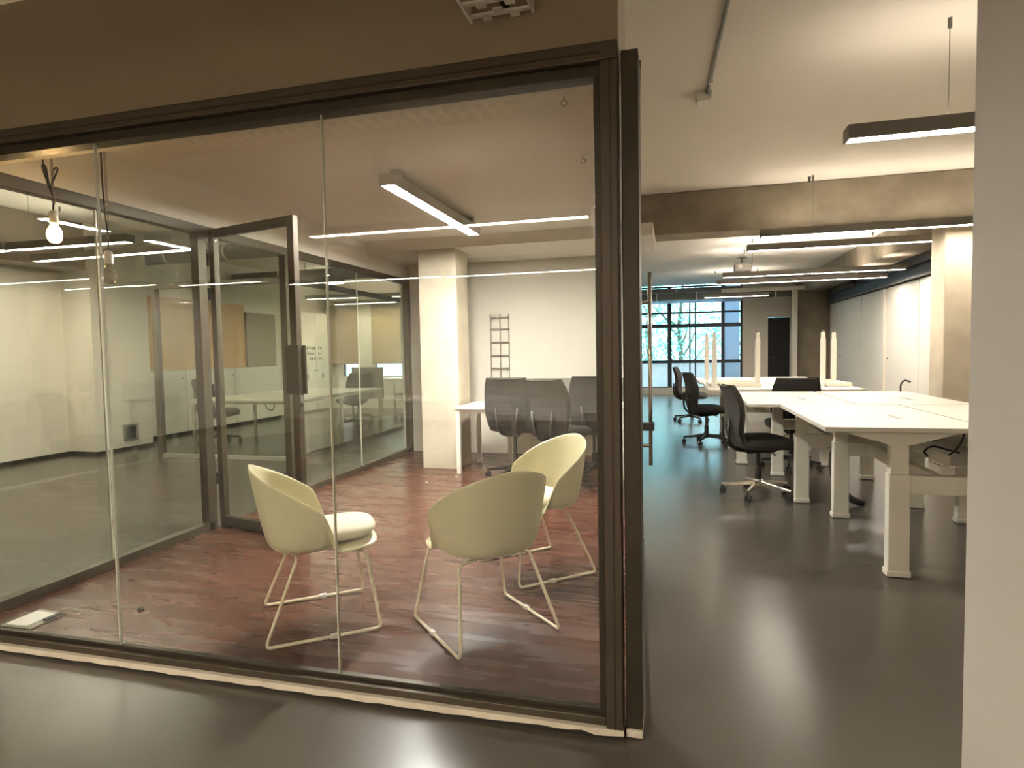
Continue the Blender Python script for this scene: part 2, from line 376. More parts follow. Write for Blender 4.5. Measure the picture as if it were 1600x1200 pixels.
# left glazed partition of the glass room
lp = thing('glass_partition', 'left glass wall of the chair room with bronze rails and an open doorway', 'glass wall', (XG, 4.5, 0)); O4 = (XG, 4.5, 0)
def lpart(n, b, m, parent=lp, **k): return build(n, b, m, parent, origin=O4, **k)
for a, b in ((YF + .05, 3.72), (3.72, 4.66), (4.66, YB)):
    lpart('top_rail', MB().box(XG - .03, XG + .035, a, b, 2.125, ZT), 'bronze', bev=.003)
for a, b in ((YF + .05, 3.66), (4.7, YB - .06)):
    lpart('bottom_rail', MB().box(XG - .03, XG + .035, a, b, .006, .06), 'bronze', bev=.003)
for y0, y1 in ((3.62, 3.70), (4.62, 4.70), (YB - .09, YB)):
    lpart('post', MB().box(XG - .03, XG + .035, y0, y1, .006, 2.125), 'bronze', bev=.003)
lpart('hinge_side_strip', MB().box(XG - .01, XG + .01, 3.702, 3.712, .01, 2.12), 'chrome')
for a, b in ((YF + .05, 2.86), (2.87, 3.62), (4.70, 5.9), (5.91, YB - .09)):
    lpart('pane', MB().box(XG - .004, XG + .006, a, b, .05, 2.13), 'glass_green')
for y in (2.865, 5.905):
    lpart('glass_joint', MB().box(XG - .005, XG + .007, y - .004, y + .004, .06, 2.125), 'silicone')
# open door leaf
ang = math.atan2(3.56 - 3.775, -2.40 - (-3.245))
gd = thing('glass_door', 'bronze framed glass door standing open with a tall pull plate', 'door', (-3.245, 3.775, .012), ang)
DL = .875
build('hinge_stile', MB().box(0, .055, -.022, .022, 0, 2.165), 'bronze', gd, bev=.003)
build('lock_stile', MB().box(DL - .06, DL, -.022, .022, 0, 2.165), 'bronze', gd, bev=.003)
build('top_rail', MB().box(.055, DL - .06, -.02, .02, 2.105, 2.165), 'bronze_dark', gd, bev=.003)
build('bottom_rail', MB().box(.055, DL - .06, -.02, .02, 0, .07), 'bronze_dark', gd, bev=.003)
build('pane', MB().box(.055, DL - .06, -.004, .006, .07, 2.105), 'glass_green', gd)
h = build('pull_plate', MB().box(DL - .10, DL + .025, -.034, -.024, .985, 1.31), 'bronze', gd, bev=.002)
build('pull_plate', MB().box(DL - .10, DL + .025, .024, .034, .985, 1.31), 'bronze', gd, bev=.002)
lk = build('lock_face', MB().box(DL, DL + .004, -.012, .012, .85, .98), 'chrome', gd)
build('latch', MB().box(DL + .003, DL + .010, -.006, .006, .90, .925), 'steel_dark', lk)
build('pivot_pin', MB().tube([(.03, 0, 2.16), (.03, 0, 2.178)], .012, 8).tube([(.03, 0, -.008), (.03, 0, .005)], .012, 8), 'chrome', gd)
for z in (.35, 1.0, 1.7, 1.95):
    build('hinge', MB().tube([(-.012, -.028, z - .045), (-.012, -.028, z + .045)], .011, 8), 'steel_dark', gd)

# ================================================================ light fixtures
def fixture(name, label, p0, p1, z, group=None, ceiling=CZ, louvre=0, body='alu', lamp='lamp', wires=True, up=True, upm='upfill'):
    """p0,p1 = ends in plan, z = underside"""
    dx, dy = p1[0] - p0[0], p1[1] - p0[1]; L = math.hypot(dx, dy); W, Hh = .115, .075
    t = thing(name, label, 'light', ((p0[0] + p1[0]) / 2, (p0[1] + p1[1]) / 2, z), math.atan2(dy, dx), group)
    x0, x1 = -L / 2, L / 2
    hs = MB().box(x0, x1, -W / 2, -W / 2 + .012, 0, Hh).box(x0, x1, W / 2 - .012, W / 2, 0, Hh)
    hs.box(x0, x1, -W / 2 + .012, W / 2 - .012, .045, .055)
    build('housing', hs, body, t)
    for s in (x0, x1): build('end_cap', MB().box(min(s, s - .008 * (1 if s < 0 else -1)), max(s, s - .008 * (1 if s < 0 else -1)), -W / 2, W / 2, 0, Hh), body, t)
    nseg = 2 if L > 2.2 else 1
    for k in range(nseg):
        a = x0 + .012 + k * L / nseg; b = x0 + (k + 1) * L / nseg - .012
        build('diffuser', MB().box(a, b, -W / 2 + .014, W / 2 - .014, .004, .010), lamp, t)
    if up: build('added_uplight', MB().box(x0 + .05, x1 - .05, -W / 2 + .016, W / 2 - .016, .060, .064), upm, t)  # added glow strip, brightens the ceiling above the fixture
    if louvre:
        lv = MB(); nn = int(L / louvre)
        for k in range(1, nn): lv.box(x0 + k * L / nn - .0015, x0 + k * L / nn + .0015, -W / 2 + .012, W / 2 - .012, -.001, .004)
        lv.box(x0, x1, -.0015, .0015, -.001, .004)
        build('louvre', lv, 'alu_light', t)
    if wires:
        for s in (x0 + L * .17, x1 - L * .17):
            wr = build('suspension_wire', MB().tube([(s, 0, .055), (s, 0, ceiling - z - .0)], .0022, 5), 'alu', t)
            build('ceiling_mount', MB().lathe([(.011, 0), (.011, .055)], 10, (s, 0, ceiling - z - .055)), 'alu', wr)
    else:
        [build('ceiling_bracket', MB().box(q - .03, q + .03, -.03, .03, .055, ceiling - z), body, t) for q in (x0 + .13, x1 - .13)]
    return t
FX = 'linear_pendant_light'
G = 'linear pendant lights over the white desks'
fixture(FX, 'nearest grey louvred linear light, cut off by the greige wall at right', (.955, 3.86), (3.85, 3.86), 2.40, G, louvre=.035)
fixture(FX, 'linear light hanging just in front of the concrete beam and column', (.90, 6.90), (3.80, 6.90), 2.40, G)
fixture(FX, 'linear light hanging just behind the pale concrete column', (.87, 7.83), (3.60, 7.83), 2.40, G, lamp='lampfar', upm='upfillfar')
fixture(FX, 'fourth linear light from the front, near the ceiling projector', (.80, 10.55), (3.42, 10.55), 2.40, G, lamp='lampfar', upm='upfillfar')
fixture(FX, 'fifth linear light from the front, right behind the ceiling projector', (.78, 11.65), (3.50, 11.65), 2.40, G, lamp='lampfar', upm='upfillfar')
fixture(FX, 'short farthest linear light in front of the tree window', (.70, 14.55), (2.06, 14.55), 2.40, G, lamp='lampfar', upm='upfillfar')
fixture('ceiling_light', 'bright cool white tube light under the ceiling above the cream chairs', (-1.79, 3.69), (-1.79, 5.48), 2.35, ceiling=ZR, body='alu_light', lamp='lampcool', wires=False, up=False)
GL = 'linear lights beyond the left glass wall'
fixture(FX, 'linear light left of the bulbs nearest beyond the left glass, right half of its row', (-6.64, 4.86), (-5.16, 4.90), 2.40, GL)
fixture(FX, 'linear light at the left picture edge beyond the left glass', (-7.66, 4.83), (-6.70, 4.86), 2.40, GL)
fixture(FX, 'long linear light passing behind the unlit hanging bulb', (-7.15, 5.50), (-4.79, 5.46), 2.40, GL)
fixture(FX, 'linear light above the open glass door inside the second glass room', (-6.2, 8.8), (-5.1, 8.8), 2.40, GL)
fixture(FX, 'linear light across the middle of the second glass room', (-7.2, 11.0), (-6.1, 11.1), 2.40, GL)
fixture(FX, 'short linear light at the right of the second glass room', (-5.9, 11.2), (-4.8, 11.2), 2.40, GL)
fixture(FX, 'linear light at the far end before the beige roller shades', (-7.4, 12.4), (-4.6, 12.4), 2.40, GL)
GB = 'linear lights mirrored in the front glass'
fixture(FX, 'long louvred linear light mirrored across the upper front glass', (-3.40, -1.39), (-.69, -1.39), 2.40, GB, louvre=.035, lamp='lampback')
fixture(FX, 'thin bright line mirrored in front glass, right part of the far row', (-3.3, -4.80), (-.82, -4.80), 2.40, GB, lamp='lampback')
fixture(FX, 'thin bright line mirrored in front glass, middle part of the far row', (-5.95, -4.72), (-3.35, -4.72), 2.40, GB, lamp='lampback')
fixture(FX, 'thin bright line mirrored low behind the bulbs at far left', (-7.6, -4.2), (-6.1, -4.2), 2.40, GB)

# ================================================================ cream shell chairs
def shell_mesh():
    mb = MB(); NT, NR = 96, 18; rows = []
    def sm(a, b, x):
        t = max(0, min(1, (x - a) / (b - a))); return t * t * (3 - 2 * t)
    for j in range(NR + 1):
        t = j / NR; row = []
        for i in range(NT):
            th = 2 * PI * i / NT - PI
            a = abs(th); c, s = math.cos(th), math.sin(th); e = 2.6
            rb = 1 / ((abs(c) / .170) ** e + (abs(s) / .180) ** e) ** (1 / e)
            rt = 1 / ((abs(c) / .275) ** 2.3 + (abs(s) / .272) ** 2.3) ** (1 / 2.3)
            arm = sm(math.radians(72), math.radians(88), a)          # 0 = open front lip, 1 = arm / back
            k = max(0, min(1, (math.degrees(a) - 88) / 92))
            hrim = .570 + .190 * (1 - (1 - k) ** 1.75)
            rf = 1 / ((abs(c) / .265) ** 3.4 + (abs(s) / .225) ** 3.4) ** (1 / 3.4)
            zs = .378
            if t < .35:
                u = t / .35; rr = (rb * arm + rf * .74 * (1 - arm)) * u; z = zs - .010 * (1 - u * u) + .012 * c * u
            else:
                u = (t - .35) / .65; q = min(1, u / .40); an = q * PI / 2 * .90; fil = .085
                rise = fil * (1 - math.cos(an)); out = fil * math.sin(an) * .72
                rest = max(0, (u - .40) / .60)
                zw = zs + .012 * c + rise + rest * (hrim - zs - fil * .86 - .012 * c)
                rw = rb + out + (rt - rb - fil * .72) * (rest ** .8)
                zl = zs + .012 * c - .016 * u ** 2.4; rl = rf * (.74 + .26 * u)
                rr = rw * arm + rl * (1 - arm); z = zw * arm + zl * (1 - arm)
            row.append((rr * c - max(0, z - .42) * .05, rr * s, z))
        rows.append(row)
    mb.grid(rows, close_u=True); return mb
shell_mb = shell_mesh()
def make_shell_chair():
    t = thing('shell_chair', 'x', 'chair')
    sh = build('shell', shell_mb, 'shell', t, smooth=True)
    so = sh.modifiers.new('solid', 'SOLIDIFY'); so.thickness = .009; so.offset = -1
    su = sh.modifiers.new('sub', 'SUBSURF'); su.levels = 1; su.render_levels = 1
    for s in (-1, 1):
        pts = [(.10, s * .10, .352), (.195, s * .185, .352), (.245, s * .245, .010), (-.245, s * .245, .010), (-.105, s * .175, .345), (-.105, s * .09, .352)]
        build('sled_leg', MB().tube(arc_corner(pts, .028, 5), .0075, 8), 'tube_cream', t, smooth=True)
        build('glide', MB().box(.02, .055, s * .245 - .011, s * .245 + .011, .0015, .021), 'clip', t, bev=.003)
    build('under_bracket', MB().box(.085, .115, -.105, .105, .345, .358).box(-.12, -.09, -.095, .095, .345, .362), 'tube_cream', t, bev=.003)
    for x, y in ((.10, .06), (.10, -.06), (-.105, 0)):
        build('fixing_knob', MB().lathe([(.006, -.012), (.012, -.006), (.012, .004), (.006, .006)], 10, (x, y, .345)), 'dark_plastic', t, smooth=True)
    return t
chair_p = make_shell_chair(); cu_ = [False]
GC = 'cream shell chairs in the glass room'
CH = [((-1.625, 2.50, .006), math.radians(37.5), 'cream shell chair at left, seen from the side with a puffy seat cushion'),
      ((-.835, 2.60, .006), math.radians(135.5), 'middle cream shell chair with its back turned to the front glass'),
      ((-.765, 3.375, .006), math.radians(222), 'rear cream shell chair facing the viewer, partly behind the middle one')]
for l, a, lb in CH: place(chair_p, cu_, l, a, lb, GC)
# cushions
def cushion_mesh():
    mb = MB(); rows = []; NT = 40
    def ring(k, z):
        r = []
        for i in range(NT):
            th = 2 * PI * i / NT; c, s = math.cos(th), math.sin(th)
            rr = 1 / ((abs(c) / .205) ** 2.8 + (abs(s) / .185) ** 2.8) ** (1 / 2.8) * k
            wv = .003 * math.sin(3 * th + 1) * (k)
            r.append((rr * c, rr * s, z + wv))
        return r
    prof = [(.05, 0), (.6, 0), (.88, .004), (.97, .016), (1.0, .030), (.97, .045), (.86, .058), (.6, .068), (.3, .072), (.04, .073)]
    for k, z in prof: rows.append(ring(k, z))
    mb.grid(rows, close_u=True); n = len(mb.v)
    mb.f.append(tuple(reversed(range(NT)))); mb.f.append(tuple(range(n - NT, n)))
    return mb
cm = cushion_mesh()
cdat = [('loose cream seat cushion sticking out of the left shell chair', (.065, .05)), ('cream seat cushion of the middle shell chair, nearly hidden by its back', (.03, 0)), ('cream seat cushion in the rear shell chair', (.03, 0))]
first = None
for (l, a, _), (lb, (dx, tilt)) in zip(CH, cdat):
    if first is None:
        o = first = build('seat_cushion', cm, 'cushion', None, smooth=True)
        su = o.modifiers.new('sub', 'SUBSURF'); su.levels = 1; su.render_levels = 1
    else: o = first.copy(); C.objects.link(o)
    o.location = (l[0] + dx * math.cos(a), l[1] + dx * math.sin(a), l[2] + .388 + tilt * .16)
    o.rotation_euler = (0, -tilt, a); tag(o, lb, 'cushion', 'cream seat cushions')

# ================================================================ office chairs
def make_office_chair(base_mat='dark_plastic', fabric='black_fabric', lift=0.0):
    def build(name, mb, m, parent=None, smooth=False, bev=0.0, _b=globals()['build']):
        if lift: mb.v = [(x, y, z + (lift if z > .25 else 0)) for x, y, z in mb.v]
        return _b(name, mb, m, parent, smooth, bev)
    t = thing('office_chair', 'x', 'chair')
    # seat: rounded cushion with waterfall front
    rows = []; NT = 32
    prof = [(.05, .410), (.80, .410), (.95, .425), (1.0, .456), (.98, .485), (.86, .503), (.4, .500), (.05, .497)]
    for k, z in prof:
        r = []
        for i in range(NT):
            th = 2 * PI * i / NT; c, s = math.cos(th), math.sin(th)
            rr = 1 / ((abs(c) / .245) ** 3.2 + (abs(s) / .245) ** 3.2) ** (1 / 3.2) * k
            x = rr * c; r.append((x + .03, rr * s, z - (.022 * max(0, x - .12) / .12)))
        rows.append(r)
    mb = MB().grid(rows, close_u=True); n = len(mb.v); mb.f.append(tuple(reversed(range(NT)))); mb.f.append(tuple(range(n - NT, n)))
    build('seat', mb, fabric, t, smooth=True)
    # backrest
    prof = [(-.200, .485), (-.222, .56), (-.226, .62), (-.220, .70), (-.225, .78), (-.245, .86), (-.272, .935)]
    fr, bk = [], []
    for k, (x, z) in enumerate(prof):
        hw = .198 + .032 * math.sin(k / 6 * PI) + (.0 if k < 6 else -.012)
        fr.append([(x + .035 * (y / .22) ** 2 + .0, y, z) for y in [hw * q / 5 for q in range(-5, 6)]])
        bk.append([(x - .038 + .045 * (y / .22) ** 2, y, z) for y in [hw * q / 5 for q in range(-5, 6)]])
    mb = MB(); mb.grid(fr); n = len(mb.v); mb.grid(bk); nu = 11; nv = 7
    mb.f = [tuple(reversed(f)) if min(f) < n else f for f in mb.f]
    for i in range(nv - 1):
        for j in (0, nu - 1):
            a, b, c2, d = i * nu + j, (i + 1) * nu + j, n + (i + 1) * nu + j, n + i * nu + j
            mb.f.append((a, b, c2, d) if j == 0 else (d, c2, b, a))
    for j in range(nu - 1):
        for i in (0, nv - 1):
            a, b, c2, d = i * nu + j, i * nu + j + 1, n + i * nu + j + 1, n + i * nu + j
            mb.f.append((d, c2, b, a) if i == 0 else (a, b, c2, d))
    b = build('backrest', mb, fabric, t, smooth=False, bev=.012)
    build('lumbar_bar', MB().tube([(-.268, -.15, .60), (-.278, 0, .60), (-.268, .15, .60)], .008, 6), 'dark_plastic', b)
    # spine arm from mechanism to back
    sp_ = MB()
    for s in (-1, 1):
        sp_.tube(arc_corner([(-.03, s * .05, .39), (-.20, s * .07, .39), (-.275, s * .09, .47), (-.272, s * .11, .66)], .06, 4), .013, 6)
    build('back_support', sp_, 'dark_plastic', t, smooth=True)
    build('mechanism', MB().hexa([(-.11, -.07, .36), (.12, -.06, .37), (.12, .06, .37), (-.11, .07, .36), (-.15, -.11, .425), (.17, -.11, .425), (.17, .11, .425), (-.15, .11, .425)]), 'dark_plastic', t, bev=.008)
    build('tilt_lever', MB().tube([(.05, 0, .385), (.05, -.2, .385), (.06, -.235, .375)], .006, 6), 'dark_plastic', t)
    build('gas_cylinder', MB().lathe([(.028, .09), (.028, .24), (.018, .242), (.018, .37)], 14), 'dark_plastic', t, smooth=False)
    build('hub', MB().lathe([(.036, .075), (.042, .085), (.042, .125), (.034, .14)], 16), base_mat, t)
    for k in range(5):
        a = 2 * PI * k / 5 + .35; c, s = math.cos(a), math.sin(a)
        ar = MB().hexa([(c * .03 + s * .020, s * .03 - c * .020, .085), (c * .29 + s * .012, s * .29 - c * .012, .068), (c * .29 - s * .012, s * .29 + c * .012, .068), (c * .03 - s * .020, s * .03 + c * .020, .085),
                        (c * .03 + s * .016, s * .03 - c * .016, .125), (c * .30 + s * .010, s * .30 - c * .010, .088), (c * .30 - s * .010, s * .30 + c * .010, .088), (c * .03 - s * .016, s * .03 + c * .016, .125)])
        build('base_arm', ar, base_mat, t, bev=.004)
        cx, cy = c * .285, s * .285; ct = MB()
        for q in (-1, 1):
            ct.tube([(cx + q * s * .007 - 0.0, cy - q * c * .007, .028), (cx + q * s * .024, cy - q * c * .024, .028)], .028, 14)
        ct.tube([(cx, cy, .028), (cx, cy, .075)], .008, 8)
        build('caster', ct, 'dark_plastic', t)
    return t
pA = make_office_chair('chrome', 'taupe_fabric'); uA = [False]
pB = make_office_chair('dark_plastic', 'black_fabric'); uB = [False]
pC = make_office_chair('dark_plastic', 'black_fabric', .065); uC = [False]
GO = 'office chairs at the white desks'
place(pA, uA, (.700, 5.50, 0), math.radians(11), 'charcoal office chair with polished five-star base tucked under the white desk', GO)
place(pB, uB, (.43, 8.42, 0), math.radians(16), 'black office chair behind the polished-base chair', GO)
place(pB, uB, (.30, 10.95, 0), math.radians(-8), 'farthest black office chair standing before the tree window', GO)
place(pB, uB, (1.19, 6.83, 0), math.radians(92), 'black chair back rising between the white desks', GO)
GK = 'office chairs at the desk inside the glass room'
place(pC, uC, (-1.52, 5.82, 0), math.radians(88), 'black office chair next to the column at the inner desk', GK)
place(pC, uC, (-1.00, 5.45, 0), math.radians(66), 'middle of three black office chairs at the inner desk', GK)
place(pC, uC, (-.76, 6.06, 0), math.radians(95), 'black office chair at the inner desk nearest the corner post', GK)
GQ = 'office chairs in the second glass room'
place(pB, uB, (-6.45, 7.5, 0), math.radians(10), 'black office chair at the left end of the second glass room', GQ)
place(pB, uB, (-5.45, 9.62, 0), math.radians(150), 'black office chair turned sideways behind the far desk end', GQ)
place(pB, uB, (-5.85, 10.55, 0), math.radians(-100), 'black office chair farther back in the second glass room', GQ)
place(pB, uB, (-4.95, 10.9, 0), math.radians(170), 'dark chair by the blue window seen beside the far bronze post', GQ)

# ================================================================ white bench desks
ZD = .82
def bench(label, x0, xm, x1, y0, y1, legs, cable=False, group='white bench desks in the open office'):
    ox, oy = (x0 + x1) / 2, (y0 + y1) / 2
    t = thing('bench_desk', label, 'desk', (ox, oy, 0), 0, group); O = (ox, oy, 0)
    for a, b in ((x0, xm - .008), (xm + .008, x1)):
        tp = build('tabletop', MB().box(a, b, y0, y1, ZD - .026, ZD), 'white_lacquer', t, origin=O, bev=.003)
        xc = a + (b - a) * .62
        build('cable_flap', MB().box(xc, xc + .03, y0 + .45, y0 + .68, ZD - .0005, ZD + .0012), 'grey_metal', tp, origin=O)
    for lx, ly in legs:
        lg = build('leg', MB().box(lx - .052, lx + .052, ly - .035, ly + .035, .02, .56), 'white_metal', t, origin=O, bev=.006)
        build('leg_upper', MB().box(lx - .044, lx + .044, ly - .029, ly + .029, .56, ZD - .05), 'white_metal', lg, origin=O, bev=.004)
        build('leg_foot', MB().box(lx - .058, lx + .058, ly - .041, ly + .041, 0.004, .035), 'white_metal', lg, origin=O, bev=.004)
        build('top_bracket', MB().hexa([(lx - .05, ly - .04, ZD - .1), (lx + .05, ly - .04, ZD - .1), (lx + .05, ly + .04, ZD - .1), (lx - .05, ly + .04, ZD - .1), (lx - .30, ly - .045, ZD - .027), (lx + .30, ly - .045, ZD - .027), (lx + .30, ly + .045, ZD - .027), (lx - .30, ly + .045, ZD - .027)]), 'white_metal', lg, origin=O)
    ys = sorted({l[1] for l in legs})
    lft = [l for l in legs if l[0] < xm]; rgt = [l for l in legs if l[0] > xm]
    for a, b in zip(lft, rgt):
        build('crossbeam', MB().box(a[0] + .05, b[0] - .05, a[1] - .025, a[1] + .025, .455, .555), 'white_metal', t, origin=O, bev=.004)
    ym0, ym1 = lft[0][1], lft[1][1]
    build('long_beam', MB().box(lft[0][0] + .18, lft[0][0] + .23, ym0 + .025, ym1 - .025, .47, .55), 'white_metal', t, origin=O, bev=.004)
    # sloping cable tray under the seam
    tx0, tx1 = xm - .13, xm + .20
    tray = MB().hexa([(tx0, y0 + .2, .585), (tx1, y0 + .2, .60), (tx1, y1 - .15, .60), (tx0, y1 - .15, .585), (tx0, y0 + .2, .592), (tx1, y0 + .2, .607), (tx1, y1 - .15, .607), (tx0, y1 - .15, .592)])
    tray.box(tx0 - .004, tx0, y0 + .2, y1 - .15, .585, .645).box(tx1, tx1 + .004, y0 + .2, y1 - .15, .60, .66)
    build('cable_tray', tray, 'white_metal', t, origin=O)
    return t, O
b1, Ob1 = bench('nearest white bench desk beside the greige wall', .79, 1.583, 2.39, 3.57, 4.965, [(1.17, 3.67), (1.18, 4.87), (1.97, 3.69), (1.97, 4.87)])
bench('second white bench desk, standing over the charcoal chair', .565, 1.32, 2.10, 4.985, 6.42, [(1.0, 5.29), (.985, 6.37), (1.80, 5.27), (1.76, 6.33)])
bench('third white bench desk carrying upturned white desk frames', .37, 1.12, 1.87, 6.76, 8.15, [(.72, 6.98), (.72, 8.0), (1.55, 6.98), (1.55, 8.0)])
bench('farthest white bench desk near the tree window', .33, 1.10, 1.85, 8.2, 9.6, [(.72, 8.45), (.72, 9.4), (1.55, 8.45), (1.55, 9.4)])
# loose cables under the nearest desk
def cable(name, pts, r, label, m='cable'):
    o = build(name, MB().tube(arc_corner(pts, .08, 5), r, 6), m, None, smooth=True); return tag(o, label, 'cable')
cable('cable', [(1.62, 4.0, .79), (1.60, 4.02, .66), (1.50, 4.05, .56), (1.42, 4.06, .62), (1.47, 4.06, .66), (1.62, 4.08, .615)], .006, 'black cable looping under the nearest white desk')
cable('cable', [(1.80, 4.05, .79), (1.82, 4.06, .68), (1.90, 4.08, .62), (1.95, 4.1, .615), (1.80, 4.1, .617)], .006, 'black cable dropping behind, nearest the greige wall')
cable('cable', [(1.03, 3.74, .795), (1.10, 3.72, .74), (1.20, 3.70, .735), (1.24, 3.74, .78), (1.30, 3.74, .735), (1.42, 3.80, .72), (1.48, 3.9, .79)], .003, 'thin black wire sagging under the nearest desk edge')
kn = MB()
for k in range(4):
    kn.tube([(1.235 + .02 * math.cos(a + k) + .004 * k, 3.70, .755 + .022 * math.sin(a * (1 + .2 * k) + k)) for a in [q * PI / 6 for q in range(13)]], .0025, 5)
tag(build('cable_bundle', kn, 'cable', None, smooth=True), 'tangled knot of black wire under the nearest desk edge', 'cable')
spine = MB()
pts = [(1.42, 5.3, .72), (1.28, 5.28, .55), (1.21, 5.27, .36), (1.235, 5.26, .18), (1.34, 5.25, .05), (1.44, 5.25, .02)]
spine.tube(arc_corner(pts, .1, 6), .028, 10)
tag(build('cable_spine', spine, 'steel_dark', None, smooth=True), 'dark grey curved cable spine hanging to the floor behind desk legs', 'cable spine')
# small white adapter hanging under second desk
ad = thing('power_adapter', 'small white power box hanging under the second desk', 'adapter', (1.33, 5.75, .40))
build('body', MB().box(-.035, .035, -.03, .03, -.03, .03), 'white_lacquer', ad, bev=.006)
build('cord', MB().tube([(0, 0, .03), (.01, 0, .12), (-.02, 0, .19)], .004, 6), 'cable', ad)

# upturned desk frames lying on the third desk
def upturned(label, x0, x1, y0, y1, posts):
    t = thing('upturned_desk_frame', label, 'desk frame', ((x0 + x1) / 2, (y0 + y1) / 2, ZD + .002), 0, 'upturned desk frames'); O = ((x0 + x1) / 2, (y0 + y1) / 2, ZD + .002)
    z = ZD + .002
    for y in (y0, y1): build('rail', MB().box(x0, x1, y - .025, y + .025, z, z + .045), 'white_metal', t, origin=O, bev=.004)
    for x in (x0, x1): build('side_rail', MB().box(x - .02, x + .02, y0 + .025, y1 - .025, z, z + .035), 'white_metal', t, origin=O, bev=.004)
    for x, y in posts:
        p = build('leg', MB().box(x - .025, x + .025, y - .025, y + .025, z + .045, z + .52), 'white_metal', t, origin=O, bev=.004)
        build('leg_inner', MB().box(x - .019, x + .019, y - .019, y + .019, z + .52, z + .59), 'white_metal', p, origin=O, bev=.003)
        build('foot_plug', MB().lathe([(.014, 0), (.014, .02)], 8, (x, y, z + .59)), 'grey_metal', p, origin=O)
upturned('upturned white desk frame at the left end of the third desk', .41, .93, 7.15, 7.75, [(.45, 7.15), (.40, 7.75), (.90, 7.15)])
upturned('upturned white desk frame at the right end of the third desk', 1.60, 1.84, 7.2, 7.85, [(1.63, 7.5), (1.82, 7.85)])

# ================================================================ inner desk in the glass room
t = thing('desk', 'white desk against the back wall inside the glass room', 'desk', (-1.2, 6.25, 0)); O = (-1.2, 6.25, 0)
build('tabletop', MB().box(-2.17, -.44, 5.86, 6.62, .675, .70), 'white_lacquer', t, origin=O, bev=.003)
for x, y in ((-2.14, 5.90), (-2.14, 6.58), (-.48, 5.90), (-.48, 6.58), (-1.3, 6.55)):
    build('leg', MB().box(x - .022, x + .022, y - .022, y + .022, .006, .675), 'white_metal', t, origin=O, bev=.003)
build('apron', MB().box(-2.12, -.50, 5.895, 5.915, .635, .675), 'white_metal', t, origin=O)
t = thing('desk_screen', 'grey fabric screen behind the inner desk', 'screen', (-1.1, 6.65, .0)); O = (-1.1, 6.65, 0)
build('panel', MB().box(-1.92, -.46, 6.63, 6.66, .45, .955), 'grey_screen', t, origin=O, bev=.006)
for x in (-1.8, -.6): build('support', MB().box(x - .02, x + .02, 6.66, 6.69, .006, .9), 'white_metal', t, origin=O)

# wall rack beside the column
t = thing('wall_rack', 'thin metal ladder rack fixed to the wall beside the column', 'rack', (-2.02, 7.18, 0)); O = (-2.02, 7.18, 0)
for x in (-2.16, -2.04, -1.93): build('rail', MB().box(x - .006, x + .006, 7.175, 7.195, .78, 1.72), 'grey_metal', t, origin=O)
for z in (.90, 1.06, 1.22, 1.38, 1.54, 1.68): build('rung', MB().box(-2.16, -1.93, 7.16, 7.175, z - .006, z + .006), 'grey_metal', t, origin=O)

# ================================================================ hanging bulbs
def pendant(label, x, y, zb, lit, loop):
    t = thing('pendant_bulb', label, 'lamp', (x, y, zb - .09)); O = (x, y, zb - .09); top = ZR
    prof = [(.002, -.062), (.018, -.058), (.029, -.042), (.033, -.022), (.029, -.002), (.018, .018), (.0135, .030)]
    b = build('bulb', MB().lathe(prof, 18, (x, y, zb)), 'bulb_lit' if lit else 'bulb', t, smooth=True, origin=O)
    fl = MB()
    for k in range(4):
        a = k * PI / 2; fl.tube([(x + .004 * math.cos(a), y + .004 * math.sin(a), zb + .015), (x + .012 * math.cos(a), y + .012 * math.sin(a), zb - .02), (x + .003 * math.cos(a), y + .003 * math.sin(a), zb - .04)], .0012, 5)
    build('filament', fl, 'filament' if lit else 'brass', b, origin=O)
    build('socket', MB().lathe([(.0155, .028), (.019, .034), (.019, .078), (.016, .088), (.006, .094)], 16, (x, y, zb)), 'galv', t, smooth=False, origin=O)
    pts = [(x, y, zb + .09), (x + .003, y, zb + .16), (x - .006, y, zb + .24)]
    if loop:
        pts[2:] = [(x - .002, y, zb + .17)]; pts += [(x - .012, y, zb + .20), (x + .030, y + .01, zb + .285), (x + .022, y + .012, zb + .30), (x + .004, y + .01, zb + .29), (x - .010, y, zb + .18), (x - .045, y - .008, zb + .30), (x - .038, y - .01, zb + .315), (x - .020, y - .008, zb + .30), (x - .006, y - .006, zb + .19), (x - .05, y, zb + .34), (x - .05, y, top)]
    else: pts += [(x - .014, y, zb + .4), (x - .016, y, top)]
    build('cord', MB().tube(arc_corner(pts, .02, 4), .0038, 6), 'cable', t, smooth=True, origin=O)
    ch = MB(); z = zb + (.13 if loop else .24); k = 0
    while z < top - .01:
        ring = []
        for q in range(8):
            a = 2 * PI * q / 8; dx, dz = .006 * math.cos(a), .010 * math.sin(a)
            ring.append((x + .006 + (dx if k % 2 else 0), y + (0 if k % 2 else dx), z + dz))
        ch.tube(ring, .0018, 5, closed=True); z += .0135; k += 1
    build('chain', ch, 'chain', t, origin=O)
    return t
pendant('glowing bare bulb hanging on a chain with bundled black cord', -2.865, 2.3, 1.875, True, True)
pendant('unlit clear bare bulb hanging on a straight black cord', -2.548, 2.3, 1.665, False, False)

